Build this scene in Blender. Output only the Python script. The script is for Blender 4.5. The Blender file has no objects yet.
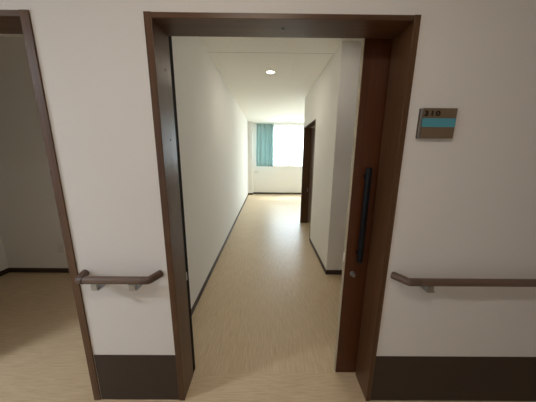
import bpy, bmesh, math
from mathutils import Matrix, Vector

sc = bpy.context.scene
COL = sc.collection

# ------------------------------------------------------------------ helpers
def link(name, bm, mat=None, parent=None, smooth=False, kind=None):
    me = bpy.data.meshes.new(name)
    bmesh.ops.recalc_face_normals(bm, faces=bm.faces)
    bm.to_mesh(me); bm.free()
    o = bpy.data.objects.new(name, me)
    COL.objects.link(o)
    if mat: me.materials.append(mat)
    if smooth:
        for p in me.polygons: p.use_smooth = True
    if parent: o.parent = parent
    if kind: o['kind'] = kind
    return o

def empty(name, label=None, cat=None, group=None, kind=None, loc=(0, 0, 0)):
    o = bpy.data.objects.new(name, None); COL.objects.link(o)
    o.empty_display_size = .05
    o.location = loc
    tag(o, label, cat, group, kind)
    return o

def tag(o, label=None, cat=None, group=None, kind=None):
    if label: o['label'] = label
    if cat: o['category'] = cat
    if group: o['group'] = group
    if kind: o['kind'] = kind
    return o

def setparent(o, p):
    o.parent = p
    o.matrix_parent_inverse = Matrix.Translation(-Vector(p.location))
    return o

def add_box(bm, x0, x1, y0, y1, z0, z1, bev=0, seg=2):
    r = bmesh.ops.create_cube(bm, size=1)
    vs = r['verts']
    for v in vs:
        v.co.x = (x0 + x1) / 2 + v.co.x * (x1 - x0)
        v.co.y = (y0 + y1) / 2 + v.co.y * (y1 - y0)
        v.co.z = (z0 + z1) / 2 + v.co.z * (z1 - z0)
    if bev:
        es = set(e for v in vs for e in v.link_edges)
        bmesh.ops.bevel(bm, geom=list(es), offset=bev, segments=seg, affect='EDGES', profile=.5)
    return bm

def box(x0, x1, y0, y1, z0, z1, bev=0, seg=2):
    return add_box(bmesh.new(), x0, x1, y0, y1, z0, z1, bev, seg)

def add_tube(bm, pts, radii, n=20, caps=True):
    """swept circle along pts with a radius per point"""
    pts = [Vector(p) for p in pts]
    if not isinstance(radii, (list, tuple)): radii = [radii] * len(pts)
    rings = []
    ref = Vector((0, 0, 1))
    for i, p in enumerate(pts):
        if i == 0: t = pts[1] - p
        elif i == len(pts) - 1: t = p - pts[-2]
        else: t = (pts[i + 1] - p).normalized() + (p - pts[i - 1]).normalized()
        t.normalize()
        r0 = ref if abs(t.dot(ref)) < .95 else Vector((1, 0, 0))
        a = t.cross(r0).normalized(); b = a.cross(t).normalized()
        rings.append([bm.verts.new(p + radii[i] * (math.cos(2 * math.pi * k / n) * a + math.sin(2 * math.pi * k / n) * b)) for k in range(n)])
    for r, s in zip(rings, rings[1:]):
        for k in range(n):
            bm.faces.new((r[k], r[(k + 1) % n], s[(k + 1) % n], s[k]))
    if caps:
        bm.faces.new(rings[0]); bm.faces.new(rings[-1][::-1])
    return bm

def tube(pts, radii, n=20): return add_tube(bmesh.new(), pts, radii, n)

def bend(a, b, c, r, n=8):
    """rounded corner points at b between a and c"""
    a, b, c = Vector(a), Vector(b), Vector(c)
    p0 = b + (a - b).normalized() * r; p1 = b + (c - b).normalized() * r
    out = []
    for i in range(n + 1):
        t = i / n
        out.append((1 - t) ** 2 * p0 + 2 * t * (1 - t) * b + t * t * p1)
    return out

def wall(name, axis, u0, u1, z0, z1, d0, d1, mat, holes=()):
    """slab of wall. axis 'x': runs along x (thickness d in y); axis 'y': runs along y (thickness in x)."""
    us = sorted({u0, u1, *[h[0] for h in holes], *[h[1] for h in holes]})
    zs = sorted({z0, z1, *[h[2] for h in holes], *[h[3] for h in holes]})
    bm = bmesh.new(); V = {}
    def vt(u, z, d):
        k = (u, z, d)
        if k not in V: V[k] = bm.verts.new((u, d, z) if axis == 'x' else (d, u, z))
        return V[k]
    def solid(i, j):
        if i < 0 or j < 0 or i >= len(us) - 1 or j >= len(zs) - 1: return False
        cu = (us[i] + us[i + 1]) / 2; cz = (zs[j] + zs[j + 1]) / 2
        return not any(h[0] < cu < h[1] and h[2] < cz < h[3] for h in holes)
    for i in range(len(us) - 1):
        for j in range(len(zs) - 1):
            if not solid(i, j): continue
            a, b, c, e = us[i], us[i + 1], zs[j], zs[j + 1]
            for d in (d0, d1): bm.faces.new([vt(a, c, d), vt(b, c, d), vt(b, e, d), vt(a, e, d)])
            if not solid(i - 1, j): bm.faces.new([vt(a, c, d0), vt(a, c, d1), vt(a, e, d1), vt(a, e, d0)])
            if not solid(i + 1, j): bm.faces.new([vt(b, c, d0), vt(b, c, d1), vt(b, e, d1), vt(b, e, d0)])
            if not solid(i, j - 1): bm.faces.new([vt(a, c, d0), vt(b, c, d0), vt(b, c, d1), vt(a, c, d1)])
            if not solid(i, j + 1): bm.faces.new([vt(a, e, d0), vt(b, e, d0), vt(b, e, d1), vt(a, e, d1)])
    return link(name, bm, mat, kind='structure')

def struct_box(name, mat, *a, bev=0):
    return link(name, box(*a, bev=bev), mat, kind='structure')

# ---------------------------------------------------------------- materials
def srgb(r, g, b):
    f = lambda c: (c / 255 / 12.92) if c / 255 <= .04045 else ((c / 255 + .055) / 1.055) ** 2.4
    return (f(r), f(g), f(b), 1)

def new_mat(name):
    m = bpy.data.materials.new(name); m.use_nodes = True
    nt = m.node_tree
    return m, nt, nt.nodes['Principled BSDF']

def simple(name, col, rough=.5, metal=0., bump=0, bscale=300, spec=.5):
    m, nt, b = new_mat(name)
    N, L = nt.nodes, nt.links
    tc = N.new('ShaderNodeTexCoord')
    nz = N.new('ShaderNodeTexNoise'); nz.inputs['Scale'].default_value = bscale; nz.inputs['Detail'].default_value = 3
    L.new(tc.outputs['Object'], nz.inputs['Vector'])
    mx = N.new('ShaderNodeMix'); mx.data_type = 'RGBA'; mx.blend_type = 'MULTIPLY'
    mx.inputs[0].default_value = .06
    mx.inputs[6].default_value = col
    L.new(nz.outputs['Fac'], mx.inputs[7]); L.new(mx.outputs[2], b.inputs['Base Color'])
    b.inputs['Roughness'].default_value = rough; b.inputs['Metallic'].default_value = metal
    b.inputs['Specular IOR Level'].default_value = spec
    if bump:
        bp = N.new('ShaderNodeBump'); bp.inputs['Strength'].default_value = bump; bp.inputs['Distance'].default_value = .002
        L.new(nz.outputs['Fac'], bp.inputs['Height']); L.new(bp.outputs['Normal'], b.inputs['Normal'])
    return m

def wood(name, c1, c2, scale=(60, 60, 1.6), rough=.36, spec=.5):
    m, nt, b = new_mat(name)
    N, L = nt.nodes, nt.links
    tc = N.new('ShaderNodeTexCoord'); mp = N.new('ShaderNodeMapping')
    mp.inputs['Scale'].default_value = scale
    L.new(tc.outputs['Object'], mp.inputs['Vector'])
    n1 = N.new('ShaderNodeTexNoise'); n1.inputs['Scale'].default_value = 1; n1.inputs['Detail'].default_value = 6; n1.inputs['Roughness'].default_value = .65
    L.new(mp.outputs['Vector'], n1.inputs['Vector'])
    mp2 = N.new('ShaderNodeMapping'); mp2.inputs['Scale'].default_value = tuple(s * 5 for s in scale)
    L.new(tc.outputs['Object'], mp2.inputs['Vector'])
    n2 = N.new('ShaderNodeTexNoise'); n2.inputs['Scale'].default_value = 1; n2.inputs['Detail'].default_value = 2
    L.new(mp2.outputs['Vector'], n2.inputs['Vector'])
    ad = N.new('ShaderNodeMath'); ad.operation = 'MULTIPLY_ADD'; ad.inputs[1].default_value = .35; 
    L.new(n2.outputs['Fac'], ad.inputs[0]); L.new(n1.outputs['Fac'], ad.inputs[2])
    cr = N.new('ShaderNodeValToRGB')
    cr.color_ramp.elements[0].position = .42; cr.color_ramp.elements[0].color = c1
    cr.color_ramp.elements[1].position = .92; cr.color_ramp.elements[1].color = c2
    L.new(ad.outputs[0], cr.inputs['Fac']); L.new(cr.outputs['Color'], b.inputs['Base Color'])
    b.inputs['Roughness'].default_value = rough
    b.inputs['Specular IOR Level'].default_value = spec
    bp = N.new('ShaderNodeBump'); bp.inputs['Strength'].default_value = .12; bp.inputs['Distance'].default_value = .001
    L.new(ad.outputs[0], bp.inputs['Height']); L.new(bp.outputs['Normal'], b.inputs['Normal'])
    return m

def vinyl(name, scale, c1, c2, rough=.32):
    m, nt, b = new_mat(name)
    N, L = nt.nodes, nt.links
    tc = N.new('ShaderNodeTexCoord'); mp = N.new('ShaderNodeMapping')
    mp.inputs['Scale'].default_value = scale
    L.new(tc.outputs['Object'], mp.inputs['Vector'])
    n1 = N.new('ShaderNodeTexNoise'); n1.inputs['Scale'].default_value = 1; n1.inputs['Detail'].default_value = 5; n1.inputs['Roughness'].default_value = .7
    n1.inputs['Distortion'].default_value = .4
    L.new(mp.outputs['Vector'], n1.inputs['Vector'])
    big = N.new('ShaderNodeTexNoise'); big.inputs['Scale'].default_value = 1.7; big.inputs['Detail'].default_value = 3
    L.new(tc.outputs['Object'], big.inputs['Vector'])
    ad = N.new('ShaderNodeMath'); ad.operation = 'MULTIPLY_ADD'; ad.inputs[1].default_value = .12
    L.new(big.outputs['Fac'], ad.inputs[0]); L.new(n1.outputs['Fac'], ad.inputs[2])
    cr = N.new('ShaderNodeValToRGB')
    cr.color_ramp.elements[0].position = .38; cr.color_ramp.elements[0].color = c1
    cr.color_ramp.elements[1].position = .66; cr.color_ramp.elements[1].color = c2
    L.new(ad.outputs[0], cr.inputs['Fac']); L.new(cr.outputs['Color'], b.inputs['Base Color'])
    b.inputs['Roughness'].default_value = rough; b.inputs['Specular IOR Level'].default_value = .34
    bp = N.new('ShaderNodeBump'); bp.inputs['Strength'].default_value = .10; bp.inputs['Distance'].default_value = .001
    L.new(n1.outputs['Fac'], bp.inputs['Height']); L.new(bp.outputs['Normal'], b.inputs['Normal'])
    return m

def paper(name, col, rough=.85, scale=260, bump=.25, amount=.05):
    """wallpaper with a fine embossed weave"""
    m, nt, b = new_mat(name)
    N, L = nt.nodes, nt.links
    tc = N.new('ShaderNodeTexCoord')
    n1 = N.new('ShaderNodeTexNoise'); n1.inputs['Scale'].default_value = scale; n1.inputs['Detail'].default_value = 4
    L.new(tc.outputs['Object'], n1.inputs['Vector'])
    n2 = N.new('ShaderNodeTexNoise'); n2.inputs['Scale'].default_value = 900; n2.inputs['Detail'].default_value = 3
    L.new(tc.outputs['Object'], n2.inputs['Vector'])
    ad = N.new('ShaderNodeMath'); ad.operation = 'ADD'
    L.new(n1.outputs['Fac'], ad.inputs[0]); L.new(n2.outputs['Fac'], ad.inputs[1])
    cr = N.new('ShaderNodeValToRGB')
    d = tuple(c * (1 - amount) for c in col[:3]) + (1,); u = tuple(min(1, c * (1 + amount)) for c in col[:3]) + (1,)
    cr.color_ramp.elements[0].position = .7; cr.color_ramp.elements[0].color = d
    cr.color_ramp.elements[1].position = 1.3 if False else 1.0; cr.color_ramp.elements[1].color = u
    L.new(ad.outputs[0], cr.inputs['Fac']); L.new(cr.outputs['Color'], b.inputs['Base Color'])
    b.inputs['Roughness'].default_value = rough; b.inputs['Specular IOR Level'].default_value = .25
    bp = N.new('ShaderNodeBump'); bp.inputs['Strength'].default_value = bump; bp.inputs['Distance'].default_value = .001
    L.new(n1.outputs['Fac'], bp.inputs['Height']); L.new(bp.outputs['Normal'], b.inputs['Normal'])
    return m

def emit(name, col, s):
    m, nt, b = new_mat(name)
    b.inputs['Base Color'].default_value = (.9, .9, .9, 1)
    b.inputs['Emission Color'].default_value = col; b.inputs['Emission Strength'].default_value = s
    return m

M_wall = paper('corridor_wallpaper', (.71, .695, .69, 1))
M_room = paper('room_wallpaper', (.80, .785, .75, 1))
M_ceil = paper('ceiling_board', (.80, .785, .74, 1), scale=75, bump=1.0, amount=.20)
M_floor_room = vinyl('vinyl_floor_lengthwise', (150, 7, 1), srgb(187, 164, 132), srgb(210, 189, 157), .36)
M_floor_cor = vinyl('vinyl_floor_crosswise', (7, 170, 1), srgb(187, 164, 132), srgb(210, 189, 157), .42)
M_wood = wood('dark_wood_veneer', srgb(64, 41, 24), srgb(98, 67, 42))
M_woodh = wood('dark_wood_veneer_horizontal', srgb(64, 41, 24), srgb(98, 67, 42), scale=(1.6, 60, 60))
M_leaf = wood('door_leaf_veneer', srgb(62, 29, 10), srgb(84, 44, 19), scale=(45, 45, 1.2), rough=.36)
M_dark = simple('base_sheet_brown', srgb(57, 45, 38), .55)
M_base = simple('skirting_brown', srgb(62, 50, 42), .5)
M_rail = simple('handrail_vinyl', srgb(104, 84, 72), .42, bump=.05)
M_cap = simple('handrail_end_vinyl', srgb(92, 72, 62), .45)
M_chrome = simple('satin_steel', (.42, .43, .44, 1), .28, 1)
M_black = simple('black_coated_metal', (.006, .007, .010, 1), .42, spec=.2)
M_rubber = simple('black_rubber', (.02, .016, .014, 1), .85, spec=.05)
M_strip = simple('pale_edge_strip', srgb(180, 168, 146), .55)
M_white = simple('white_plastic', srgb(226, 222, 212), .45)
M_signb = simple('sign_grey_brown', srgb(112, 96, 78), .5)
M_signs = simple('sign_side_dark', srgb(74, 64, 55), .5)
M_signband = simple('sign_blue_band', srgb(84, 158, 178), .5)
M_ink = simple('sign_black_digits', (.01, .009, .008, 1), .6)
M_alu = simple('window_aluminium', (.5, .52, .54, 1), .4, 1)
M_hole = simple('screw_cap_dark', srgb(40, 28, 20), .6)
M_taupe = simple('taupe_frame_edge', srgb(150, 128, 116), .5)

def curtain_mat(name, col, transp, transl):
    m = bpy.data.materials.new(name); m.use_nodes = True
    nt = m.node_tree; N, L = nt.nodes, nt.links; N.clear()
    out = N.new('ShaderNodeOutputMaterial'); df = N.new('ShaderNodeBsdfDiffuse'); tl = N.new('ShaderNodeBsdfTranslucent'); tp = N.new('ShaderNodeBsdfTransparent')
    tc = N.new('ShaderNodeTexCoord'); nz = N.new('ShaderNodeTexNoise'); nz.inputs['Scale'].default_value = 180
    L.new(tc.outputs['Object'], nz.inputs['Vector'])
    mx = N.new('ShaderNodeMix'); mx.data_type = 'RGBA'; mx.blend_type = 'MULTIPLY'; mx.inputs[0].default_value = .12; mx.inputs[6].default_value = col
    L.new(nz.outputs['Fac'], mx.inputs[7])
    L.new(mx.outputs[2], df.inputs[0]); L.new(mx.outputs[2], tl.inputs[0])
    a = N.new('ShaderNodeMixShader'); a.inputs[0].default_value = transl
    L.new(df.outputs[0], a.inputs[1]); L.new(tl.outputs[0], a.inputs[2])
    b = N.new('ShaderNodeMixShader'); b.inputs[0].default_value = transp
    L.new(a.outputs[0], b.inputs[1]); L.new(tp.outputs[0], b.inputs[2]); L.new(b.outputs[0], out.inputs[0])
    return m
M_teal = curtain_mat('teal_curtain_cloth', (.40, .54, .53, 1), 0, .30)
M_sheer = curtain_mat('white_voile', (.9, .9, .9, 1), .45, .6)

def glass_mat():
    m = bpy.data.materials.new('window_glass'); m.use_nodes = True
    nt = m.node_tree; N, L = nt.nodes, nt.links; N.clear()
    out = N.new('ShaderNodeOutputMaterial'); g = N.new('ShaderNodeBsdfGlossy'); g.inputs['Roughness'].default_value = .02
    tp = N.new('ShaderNodeBsdfTransparent'); tp.inputs[0].default_value = (.92, .95, .94, 1)
    
    mx = N.new('ShaderNodeMixShader'); mx.inputs[0].default_value = .06; L.new(tp.outputs[0], mx.inputs[1]); L.new(g.outputs[0], mx.inputs[2]); L.new(mx.outputs[0], out.inputs[0])
    return m
M_glass = glass_mat()

# ---------------------------------------------------------------- the shell
CE = 2.667          # ceiling of the rooms
WT = .165           # thickness of the corridor wall
XL, XR = -.7106, .770
YF = 7.38           # far wall of the bedroom
CX0, CX1, CY0, CH = -5.0, 4.2, -2.25, 2.62

struct_box('floor', M_floor_cor, CX0, CX1, CY0, .17, -.12, 0)
struct_box('floor', M_floor_room, XL - .06, 3.1, .17, YF + .2, -.12, 0)
struct_box('floor', M_floor_cor, -3.41, XL - .06, .17, 1.485 + .12, -.12, 0)
struct_box('ceiling', M_ceil, CX0, CX1, CY0, 0, CH, CH + .1)
struct_box('ceiling', M_ceil, XL, 3.1, WT, YF + .1, CE, CE + .1)
struct_box('ceiling', M_ceil, -3.41, XL - .12, WT, 1.6, CE, CE + .1)

D1 = (-.530, .650, 0, 2.094)
D2 = (-2.25, -1.028, 0, 2.094)
wall('wall_front', 'x', CX0, CX1, 0, CE + .1, 0, WT, M_wall, [D1, D2])
wall('wall_behind', 'x', CX0, CX1, 0, CH, CY0 - .1, CY0, M_wall)
wall('wall_corridor_left', 'y', CY0, 0, 0, CH, CX0 - .1, CX0, M_wall)
wall('wall_corridor_right', 'y', CY0, 0, 0, CH, CX1, CX1 + .1, M_wall)
# bedroom
wall('wall_left', 'y', WT, YF, 0, CE, XL - .12, XL, M_room)
WIN = (-.36, 2.62, 1.08, 2.50)
wall('wall_back', 'x', XL, 3.1, 0, CE, YF, YF + .16, M_room, [WIN])
struct_box('wall_back_pillar', M_room, XL, XL + .165, 7.18, YF, 0, CE)
# washroom block on the right of the entrance
TY0, TY1 = 1.4853, 3.79
DO = (2.60, 3.70, 0, 2.065)
wall('wall_right', 'y', TY0 + .1, TY1, 0, CE, XR, XR + .10, M_room, [DO])
wall('wall_partition_front', 'x', XR, 2.3, 0, CE, TY0, TY0 + .1, M_room)
wall('wall_partition_back', 'x', XR + .10, 3.1, 0, CE, TY1 - .08, TY1, M_room)
wall('wall_washroom_right', 'y', TY0 + .1, TY1 - .08, 0, CE, 2.2, 2.3, M_room)
wall('wall_entrance_right', 'y', WT, TY0, 0, CE, 2.2, 2.3, M_room)
wall('wall_right_bedroom', 'y', TY1, YF, 0, CE, 3.0, 3.1, M_room)
# dim room behind the left doorway
wall('wall_left_room_back', 'x', -3.29, XL - .12, 0, CE, 1.485, 1.585, M_room)
wall('wall_left_room_side', 'y', WT, 1.585, 0, CE, -3.41, -3.29, M_room)

def skirting(name, *a): return link(name, box(*a, bev=.0015, seg=1), M_base, kind='structure')
bh, bt = .062, .007
skirting('baseboard_left', XL, XL + bt, WT, 7.18, 0, bh)
skirting('baseboard_pillar_front', XL, XL + .165 + bt, 7.18 - bt, 7.18, 0, bh)
skirting('baseboard_back', XL + .165 + bt, 3.0, YF - bt, YF, 0, bh)
skirting('baseboard_partition', XR - bt, 2.2, TY0 - bt, TY0, 0, bh)
skirting('baseboard_right', XR - bt, XR, TY0, 2.575, 0, bh)
skirting('baseboard_left_room_back', -3.29 + bt, XL - .12, 1.485 - bt, 1.485, 0, bh)
skirting('baseboard_left_room_side', -3.29, -3.29 + bt, WT, 1.485, 0, bh)

# dark wall-protection sheets along the corridor
hp = .331
for i, (a, b) in enumerate([(-1.018, -.5365), (.658, CX1), (CX0, -2.29)]):
    nm = ['baseboard_front_middle', 'baseboard_front_right', 'baseboard_front_left'][i]
    bm = box(a, b, -.003, 0, 0, hp)
    link(nm, bm, M_dark, kind='structure')

# ceiling joints
link('trim_1', box(XL, XR, 1.774, 1.778, CE - .0008, CE), simple('ceiling_joint', srgb(150, 145, 134), .9), kind='structure')
link('trim_2', box(.343, .349, 1.778, 4.2, CE - .0008, CE), simple('ceiling_joint_pale', srgb(240, 238, 230), .9), kind='structure')

# ------------------------------------------------------------ door 1: open sliding door of the room
d1 = empty('door_1', kind='structure')
FB = .008
link('casing', box(-.5352, -.5005, -FB, 0, 0, 2.0956, .0018), M_wood, d1)
link('casing', box(.6285, .6562, -FB, 0, 0, 2.0956, .0018), M_wood, d1)
link('head_casing', box(-.5005, .6285, -FB + .0012, 0, 2.0725, 2.0945, .0018), M_woodh, d1)
jl = link('jamb', box(-.530, -.5015, 0, .158, 0, 2.094), M_wood, d1)
jr = link('jamb', box(.6300, .650, 0, .163, 0, 2.094), M_wood, d1)
hj = link('head_jamb', box(-.5015, .630, 0, .147, 2.0738, 2.094), M_woodh, d1)
link('closing_groove', box(-.530, -.504, .158, .206, 0, 2.13), M_rubber, d1)
link('jamb_back_edge', box(-.545, -.530, .166, .206, 0, 2.13), M_wood, d1)
track = bmesh.new()
add_box(track, -.504, 1.95, .168, .238, 2.118, 2.21, .002)
link('track_box', track, M_woodh, d1)
def disc(y, z, x, r=.006):
    return tube([(x, y, z), (x + .0012, y, z)], r, 14)
link('screw_cap', disc(.090, 1.9016, -.5015), M_hole, jl)
link('screw_cap', disc(.090, 1.572, -.5015), M_hole, jl)
link('screw_cap', tube([(.068, .068, 2.0738), (.068, .068, 2.0720)], .009, 14), M_hole, hj)
st = bmesh.new()
add_box(st, -.504, -.5002, .1585, .174, .722, .775, .001)
link('strike_plate', st, M_chrome, d1)
LX = .4945
lf = link('door_leaf', box(LX, 1.80, .174, .209, .006, 2.112, .0012), M_leaf, d1)
link('edge_strip', box(LX - .0045, LX, .177, .207, .006, 2.10, .001), M_strip, lf)
link('edge_latch', box(LX - .0085, LX - .0045, .183, .201, .845, .905, .001), M_white, lf)
# long black pull bar on two stand-offs
hx, hy = .566, .139
bar = tube([(hx, hy, .866), (hx, hy, .868), (hx, hy, .874), (hx, hy, 1.428), (hx, hy, 1.434), (hx, hy, 1.436)],
           [.0135, .0158, .0170, .0170, .0158, .0135], 28)
pb = link('pull_bar', bar, M_black, lf, smooth=True)
for z in (.915, 1.385):
    bm = tube([(hx, hy, z), (hx, .170, z)], .008, 16)
    add_tube(bm, [(hx, .170, z), (hx, .174, z)], .014, 20)
    link('stand_off', bm, M_black, pb, smooth=False)
tx, tz = .5455, .770
bm = tube([(tx, .1742, tz), (tx, .170, tz)], [.0175, .0165], 24)
lk = link('lock_rosette', bm, M_chrome, lf)
bm = tube([(tx, .170, tz), (tx, .153, tz), (tx, .150, tz)], [.0115, .0125, .0105], 20)
add_box(bm, tx - .003, tx + .003, .142, .152, tz - .010, tz + .010, .0015)
link('thumb_turn', bm, M_chrome, lk)

# ------------------------------------------------------------ door 2: left doorway
d2 = empty('door_2', kind='structure')
link('casing', box(-1.0625, -1.0225, -FB, 0, 0, 2.0965, .0018), M_wood, d2)
link('casing', box(-2.285, -2.248, -FB, 0, 0, 2.0965, .0018), M_wood, d2)
link('head_casing', box(-2.248, -1.0625, -FB + .0012, 0, 2.0715, 2.0955, .0018), M_woodh, d2)
link('jamb', box(-1.062, -1.028, 0, .163, 0, 2.094), M_wood, d2)
link('jamb', box(-2.25, -2.21, 0, .163, 0, 2.094), M_wood, d2)
link('head_jamb', box(-2.21, -1.062, 0, .141, 2.0725, 2.094), M_woodh, d2)

# ------------------------------------------------------------ door 3: washroom opening
d3 = empty('door_3', kind='structure')
link('jamb', box(.757, .922, 3.672, 3.70, 0, 2.052, .001), M_wood, d3)
link('jamb', box(.764, .876, 2.60, 2.625, 0, 2.052, .001), M_wood, d3)
link('head_jamb', box(.760, .880, 2.60, 3.70, 2.052, 2.0645, .001), M_woodh, d3)
link('frame_edge', box(.922, 1.06, 3.697, 3.709, 0, 2.052, .001), M_taupe, d3)
bm = box(.878, .900, 3.669, 3.672, .715, .790, .001)
link('strike_plate', bm, M_chrome, d3)

# ------------------------------------------------------------ window
w1 = empty('window_1', kind='structure')
bm = bmesh.new(); x0, x1, z0, z1 = WIN
fy0, fy1 = YF + .07, YF + .12
add_box(bm, x0, x1, fy0, fy1, z0, z0 + .045); add_box(bm, x0, x1, fy0, fy1, z1 - .045, z1)
add_box(bm, x0, x0 + .04, fy0, fy1, z0 + .045, z1 - .045); add_box(bm, x1 - .04, x1, fy0, fy1, z0 + .045, z1 - .045)
fr = link('window_frame', bm, M_alu, w1)
for mxx in (.755, 1.70): link('mullion', box(mxx - .02, mxx + .02, fy0 - .005, fy1, z0 + .045, z1 - .045, .002), M_alu, fr)
link('glass_pane', box(x0 + .04, .735, YF + .092, YF + .098, z0 + .045, z1 - .045), M_glass, fr)
link('glass_pane', box(.775, 1.68, YF + .092, YF + .098, z0 + .045, z1 - .045), M_glass, fr)
link('glass_pane', box(1.72, x1 - .04, YF + .092, YF + .098, z0 + .045, z1 - .045), M_glass, fr)
link('window_sill', box(x0 + .001, x1 - .001, YF - .03, YF + .07, z0 - .0, z0 + .018, .003), M_white, w1)

# ------------------------------------------------------------ curtains
def pleated(x0, x1, y, z0, z1, waves, amp, flare=0., seed=0., thick=.0018):
    bm = bmesh.new(); nx = waves * 12; nz = 14; rows = []
    for j in range(nz + 1):
        v = j / nz; z = z1 + (z0 - z1) * v; row = []
        xc = (x0 + x1) / 2
        for i in range(nx + 1):
            u = i / nx
            ph = 2 * math.pi * waves * u + .35 * math.sin(5.1 * u + seed)
            a = amp * (.55 + .45 * v) * (.85 + .3 * math.sin(9 * u + seed * 2))
            x = xc + (x0 + (x1 - x0) * u - xc) * (1 + flare * v) + .22 * amp * math.sin(2 * ph)
            row.append(bm.verts.new((x, y + a * math.sin(ph), z + (.004 * math.sin(ph * 2) if j == nz else 0))))
        rows.append(row)
    for r, s in zip(rows, rows[1:]):
        for i in range(nx): bm.faces.new((r[i], r[i + 1], s[i + 1], s[i]))
    return bm
def curtain(name, bm, mat, label, cat, thick):
    o = link(name, bm, mat, smooth=True)
    if thick:
        md = o.modifiers.new('cloth_thickness', 'SOLIDIFY'); md.thickness = thick
    return tag(o, label, cat)
ct = empty('drape_curtain', 'teal pleated drape drawn aside at the left end of the far window', 'curtain', loc=(-.08, 7.26, 1.09))
c = setparent(link('curtain_cloth', pleated(-.402, .222, 7.250, 1.075, 2.585, 4, .064, .03, .6), M_teal, smooth=True), ct)
c.modifiers.new('cloth_thickness', 'SOLIDIFY').thickness = .0018
hb = bmesh.new(); add_box(hb, -.402, .222, 7.249, 7.261, 2.578, 2.606, .002)
setparent(link('heading_tape', hb, M_teal), ct)
sh = empty('sheer_curtain', 'white translucent sheer curtain hanging over the bright far window', 'curtain', loc=(.7, 7.32, 1.1))
c = setparent(link('curtain_cloth', pleated(.12, 2.64, 7.325, 1.105, 2.585, 26, .016, .0, 1.9), M_sheer, smooth=True), sh)
setparent(link('heading_tape', box(.12, 2.64, 7.320, 7.330, 2.578, 2.606, .001), M_sheer), sh)
cr = empty('curtain_rail', 'white double curtain rail fixed to the ceiling above the far window', 'curtain rail', loc=(.45, 7.29, CE))
bm = bmesh.new(); add_box(bm, -.50, 2.68, 7.245, 7.265, 2.608, 2.626, .002)
setparent(link('rail', bm, M_white), cr)
bm = bmesh.new(); add_box(bm, -.50, 2.68, 7.316, 7.334, 2.608, 2.626, .002)
setparent(link('rail', bm, M_white), cr)
for x in (-.45, .55, 1.55, 2.62):
    bm = bmesh.new(); add_box(bm, x - .012, x + .012, 7.24, 7.34, 2.626, CE, .001)
    setparent(link('ceiling_bracket', bm, M_white), cr)

# ------------------------------------------------------------ handrails
def bracket(x, z, parent):
    bm = bmesh.new()
    add_box(bm, x - .010, x + .034, -.006, 0, z - .064, z - .020, .0025)     # wall plate
    b = setparent(link('rail_bracket', bm, M_chrome), parent)
    arm = bmesh.new()
    add_box(arm, x - .020, x + .020, -.085, -.006, z - .052, z - .045, .002)
    add_box(arm, x - .020, x + .012, -.085, -.062, z - .046, z - .0165, .002)
    a = link('arm', arm, M_chrome); a.parent = b
    return b
RZ, RY, RR = .865, -.070, .0198
hl = empty('handrail', 'short brown handrail on the narrow wall between the two doorways', 'handrail', 'brown corridor handrails', loc=(-.78, 0, RZ))
setparent(link('rail', tube([(-.934, RY, RZ)] + [(-.64, RY, RZ)], RR, 24), M_rail, smooth=False), hl)
setparent(link('end_return', tube([(-.640, RY, RZ)] + bend((-.64, RY, RZ), (-.604, RY, RZ), (-.574, 0, RZ), .009) + [(-.5745, -.001, RZ)], [RR * 1.01] * 11, 24), M_cap, smooth=False), hl)
setparent(link('end_return', tube([(-.934, RY, RZ)] + bend((-.93, RY, RZ), (-.960, RY, RZ), (-.984, 0, RZ), .014) + [(-.9835, -.001, RZ)], [RR * 1.03] * 11, 24), M_cap, smooth=False), hl)
setparent(link('joint_ring', tube([(-.936, RY, RZ), (-.932, RY, RZ)], RR * 1.06, 24), M_rubber), hl)
for x in (-.874, -.682): bracket(x, RZ, hl)
hr = empty('handrail', 'long brown handrail running along the wall under the number sign', 'handrail', 'brown corridor handrails', loc=(1.5, 0, RZ))
Z2 = RZ
setparent(link('rail', tube([(.79, RY, Z2), (4.15, RY, Z2)], RR, 24), M_rail), hr)
setparent(link('end_return', tube([(.79, RY, Z2)] + bend((.79, RY, Z2), (.738, RY, Z2), (.688, 0, Z2), .009) + [(.689, -.001, Z2)], [RR * 1.01] * 11, 24), M_cap), hr)
for x in (.848, 1.75, 2.65, 3.55): bracket(x, Z2, hr)

# smooth shading by angle for the round parts
for o in COL.objects:
    if o.type == 'MESH' and o.name.split('.')[0] in ('rail', 'end_return', 'stand_off', 'thumb_turn', 'lock_rosette', 'screw_cap', 'joint_ring'):
        o.data.set_sharp_from_angle(angle=math.radians(35))
        for f in o.data.polygons: f.use_smooth = True

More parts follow.
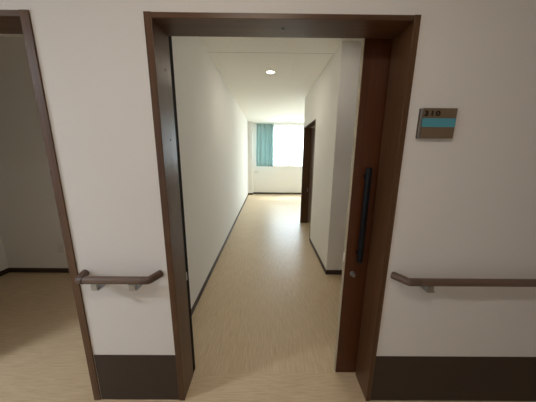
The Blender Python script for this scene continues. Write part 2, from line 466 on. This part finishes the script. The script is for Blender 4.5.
# ------------------------------------------------------------ number sign
sg = empty('room_sign', 'rectangular grey-brown number sign with a blue band beside the doorway', 'sign', loc=(.788, 0, 1.652))
setparent(link('back_plate', box(.7085, .8733, -.014, 0, 1.586, 1.7185, .001), M_signs), sg)
setparent(link('edge_strip', box(.7080, .7145, -.0205, -.014, 1.586, 1.7185, .001), M_chrome), sg)
setparent(link('face_plate', box(.7155, .8733, -.0200, -.014, 1.586, 1.7185, .0008), M_signb), sg)
setparent(link('blue_band', box(.7158, .8730, -.0206, -.0200, 1.6355, 1.6740), M_signband), sg)
def digits(s, size, loc):
    cu = bpy.data.curves.new('number', 'FONT'); cu.body = s; cu.size = size; cu.extrude = .0003; cu.offset = .0009
    cu.space_character = 1.35
    t = bpy.data.objects.new('number_tmp', cu); COL.objects.link(t)
    bpy.context.view_layer.update()
    me = bpy.data.meshes.new_from_object(t.evaluated_get(bpy.context.evaluated_depsgraph_get()))
    bpy.data.objects.remove(t)
    bm = bmesh.new()
    for dx in (-.0007, 0, .0007):
        m2 = me.copy(); m2.transform(Matrix.Translation((dx, 0, 0))); bm.from_mesh(m2)
    bm.to_mesh(me); bm.free()
    me.transform(Matrix.Translation(loc) @ Matrix.Rotation(math.pi / 2, 4, 'X') @ Matrix.Diagonal((1.25, 1, 1, 1)))
    me.materials.clear(); me.materials.append(M_ink)
    o = bpy.data.objects.new('room_number', me); COL.objects.link(o)
    return o
setparent(digits('310', .032, (.7215, -.0204, 1.6845)), sg)

# ------------------------------------------------------------ downlights and outlets
M_lamp = emit('downlight_lens', (1, .93, .80, 1), 14)
def downlight(x, y, z, label, power, col, r=.052):
    t = empty('downlight', label, 'ceiling light', loc=(x, y, z))
    bm = bmesh.new(); n = 32
    prof = [(r * 1.28, z), (r * 1.28, z - .003), (r * 1.22, z - .006), (r * 1.02, z - .005), (r, z - .001)]
    rings = [[bm.verts.new((x + a * math.cos(2 * math.pi * k / n), y + a * math.sin(2 * math.pi * k / n), h)) for k in range(n)] for a, h in prof]
    for p_, q_ in zip(rings, rings[1:]):
        for k in range(n): bm.faces.new((p_[k], p_[(k + 1) % n], q_[(k + 1) % n], q_[k]))
    setparent(link('trim_ring', bm, M_white, smooth=True), t)
    bm = bmesh.new(); vs = [bm.verts.new((x + r * math.cos(2 * math.pi * k / n), y + r * math.sin(2 * math.pi * k / n), z - .0015)) for k in range(n)]
    f = bm.faces.new(vs); bmesh.ops.extrude_face_region(bm, geom=[f])
    for v in vs: v.co.z += .0012
    setparent(link('lens', bm, M_lamp), t)
    ld = bpy.data.lights.new('downlight_lamp', 'AREA'); ld.shape = 'DISK'; ld.size = r * 2; ld.energy = power; ld.color = col
    lo = bpy.data.objects.new('downlight_lamp', ld); COL.objects.link(lo); lo.location = (x, y, z - .009)
    return t
downlight(.036, 2.383, CE, 'small round glowing downlight in the white entrance ceiling', 4, (1, .9, .76))

downlight(.62, .86, CE, 'added fill downlight just inside the doorway, unseen above the door head', 2.3, (1, .94, .85))  # unseen lamp added to brighten the entrance and the partition front

def outlet(name, x0, x1, y, z0, z1, label):
    t = empty(name, label, 'outlet', loc=((x0 + x1) / 2, y, (z0 + z1) / 2))
    setparent(link('cover_plate', box(x0, x1, y - .008, y, z0, z1, .003), M_white), t)
    w = (x1 - x0); h = (z1 - z0)
    setparent(link('socket_insert', box(x0 + w * .28, x1 - w * .28, y - .010, y - .008, z0 + h * .15, z1 - h * .15, .001), M_white), t)
outlet('wall_outlet', -2.61, -2.535, 1.485, .275, .395, 'small pale wall outlet low on the back wall of the dim left room')
outlet('wall_outlet', -.505, -.335, YF, .800, .905, 'small white wall box under the teal curtain on the far wall')

# ------------------------------------------------------------ corridor ceiling lights (behind and above the camera)
def corridor_light(x, y, power, col, sx=.6, sy=.06):
    t = empty('ceiling_light', 'flat white corridor ceiling light', 'ceiling light', 'corridor ceiling lights', loc=(x, y, CH))
    setparent(link('housing', box(x - sx / 2 - .02, x + sx / 2 + .02, y - sy / 2 - .02, y + sy / 2 + .02, CH - .03, CH, .003), M_white), t)
    setparent(link('diffuser', box(x - sx / 2, x + sx / 2, y - sy / 2, y + sy / 2, CH - .034, CH - .030), emit('corridor_diffuser', (1, .95, .88, 1), 4)), t)
    ld = bpy.data.lights.new('corridor_lamp', 'AREA'); ld.shape = 'RECTANGLE'; ld.size = sx; ld.size_y = sy; ld.energy = power; ld.color = col
    lo = bpy.data.objects.new('corridor_lamp', ld); COL.objects.link(lo); lo.location = (x, y, CH - .04)
corridor_light(-.10, -1.15, 9.3, (1, .875, .73))
corridor_light(-3.20, -1.15, 50, (.82, .91, 1))

# ------------------------------------------------------------ daylight
wd = bpy.data.worlds.new('sky'); sc.world = wd; wd.use_nodes = True
nt = wd.node_tree; N, L = nt.nodes, nt.links
bg = N['Background']
tc = N.new('ShaderNodeTexCoord'); sp = N.new('ShaderNodeSeparateXYZ'); cr_ = N.new('ShaderNodeValToRGB')
L.new(tc.outputs['Generated'], sp.inputs[0]); L.new(sp.outputs[2], cr_.inputs[0])
cr_.color_ramp.elements[0].position = 0.02; cr_.color_ramp.elements[0].color = (.86, .93, 1, 1)
e_ = cr_.color_ramp.elements.new(0.0); e_.color = (.17, .175, .17, 1)
cr_.color_ramp.elements[1].position = .9; cr_.color_ramp.elements[1].color = (.62, .78, 1, 1)
L.new(cr_.outputs[0], bg.inputs[0]); bg.inputs[1].default_value = 52.0
pl = bpy.data.lights.new('window_portal', 'AREA'); pl.shape = 'RECTANGLE'; pl.size = x1 - x0; pl.size_y = z1 - z0
pl.cycles.is_portal = True
po = bpy.data.objects.new('window_portal', pl); COL.objects.link(po); po.location = ((x0 + x1) / 2, YF + .17, (z0 + z1) / 2)
po.rotation_euler = (-math.pi / 2, 0, 0)
sl = bpy.data.lights.new('sun', 'SUN'); sl.energy = 10; sl.angle = .009; sl.color = (1, .93, .82)
so = bpy.data.objects.new('sun', sl); COL.objects.link(so)
so.rotation_euler = Vector((-.60, -.95, -1.75)).to_track_quat('-Z', 'Y').to_euler()
so.location = (3, 12, 8)

# ------------------------------------------------------------ camera (536 x 402 frame)
F_PX, PITCH, YAW, ROLL, DIST, HEIGHT = 219.6597, .2075, .0049, .0093, 1.091, 1.5017
fw = Vector((math.sin(YAW) * math.cos(PITCH), math.cos(YAW) * math.cos(PITCH), -math.sin(PITCH)))
rt = Vector((math.cos(YAW), -math.sin(YAW), 0)); up = rt.cross(fw)
r2 = math.cos(ROLL) * rt + math.sin(ROLL) * up; u2 = -math.sin(ROLL) * rt + math.cos(ROLL) * up
cam = bpy.data.cameras.new('camera'); cam.sensor_width = 36; cam.lens = F_PX / 536 * 36; cam.clip_start = .02
co = bpy.data.objects.new('camera', cam); COL.objects.link(co)
co.matrix_world = Matrix(((r2.x, u2.x, -fw.x, 0), (r2.y, u2.y, -fw.y, -DIST), (r2.z, u2.z, -fw.z, HEIGHT), (0, 0, 0, 1)))
sc.camera = co

sc.view_settings.view_transform = 'Standard'; sc.view_settings.look = 'None'
sc.view_settings.gamma = 1; sc.view_settings.use_curve_mapping = False
sc.view_settings.exposure = 0.0
sc.cycles.use_denoising = True
sc.cycles.denoiser = 'OPENIMAGEDENOISE'
sc.cycles.max_bounces = 12; sc.cycles.diffuse_bounces = 8; sc.cycles.glossy_bounces = 4
sc.cycles.transparent_max_bounces = 12
sc.cycles.sample_clamp_indirect = 6
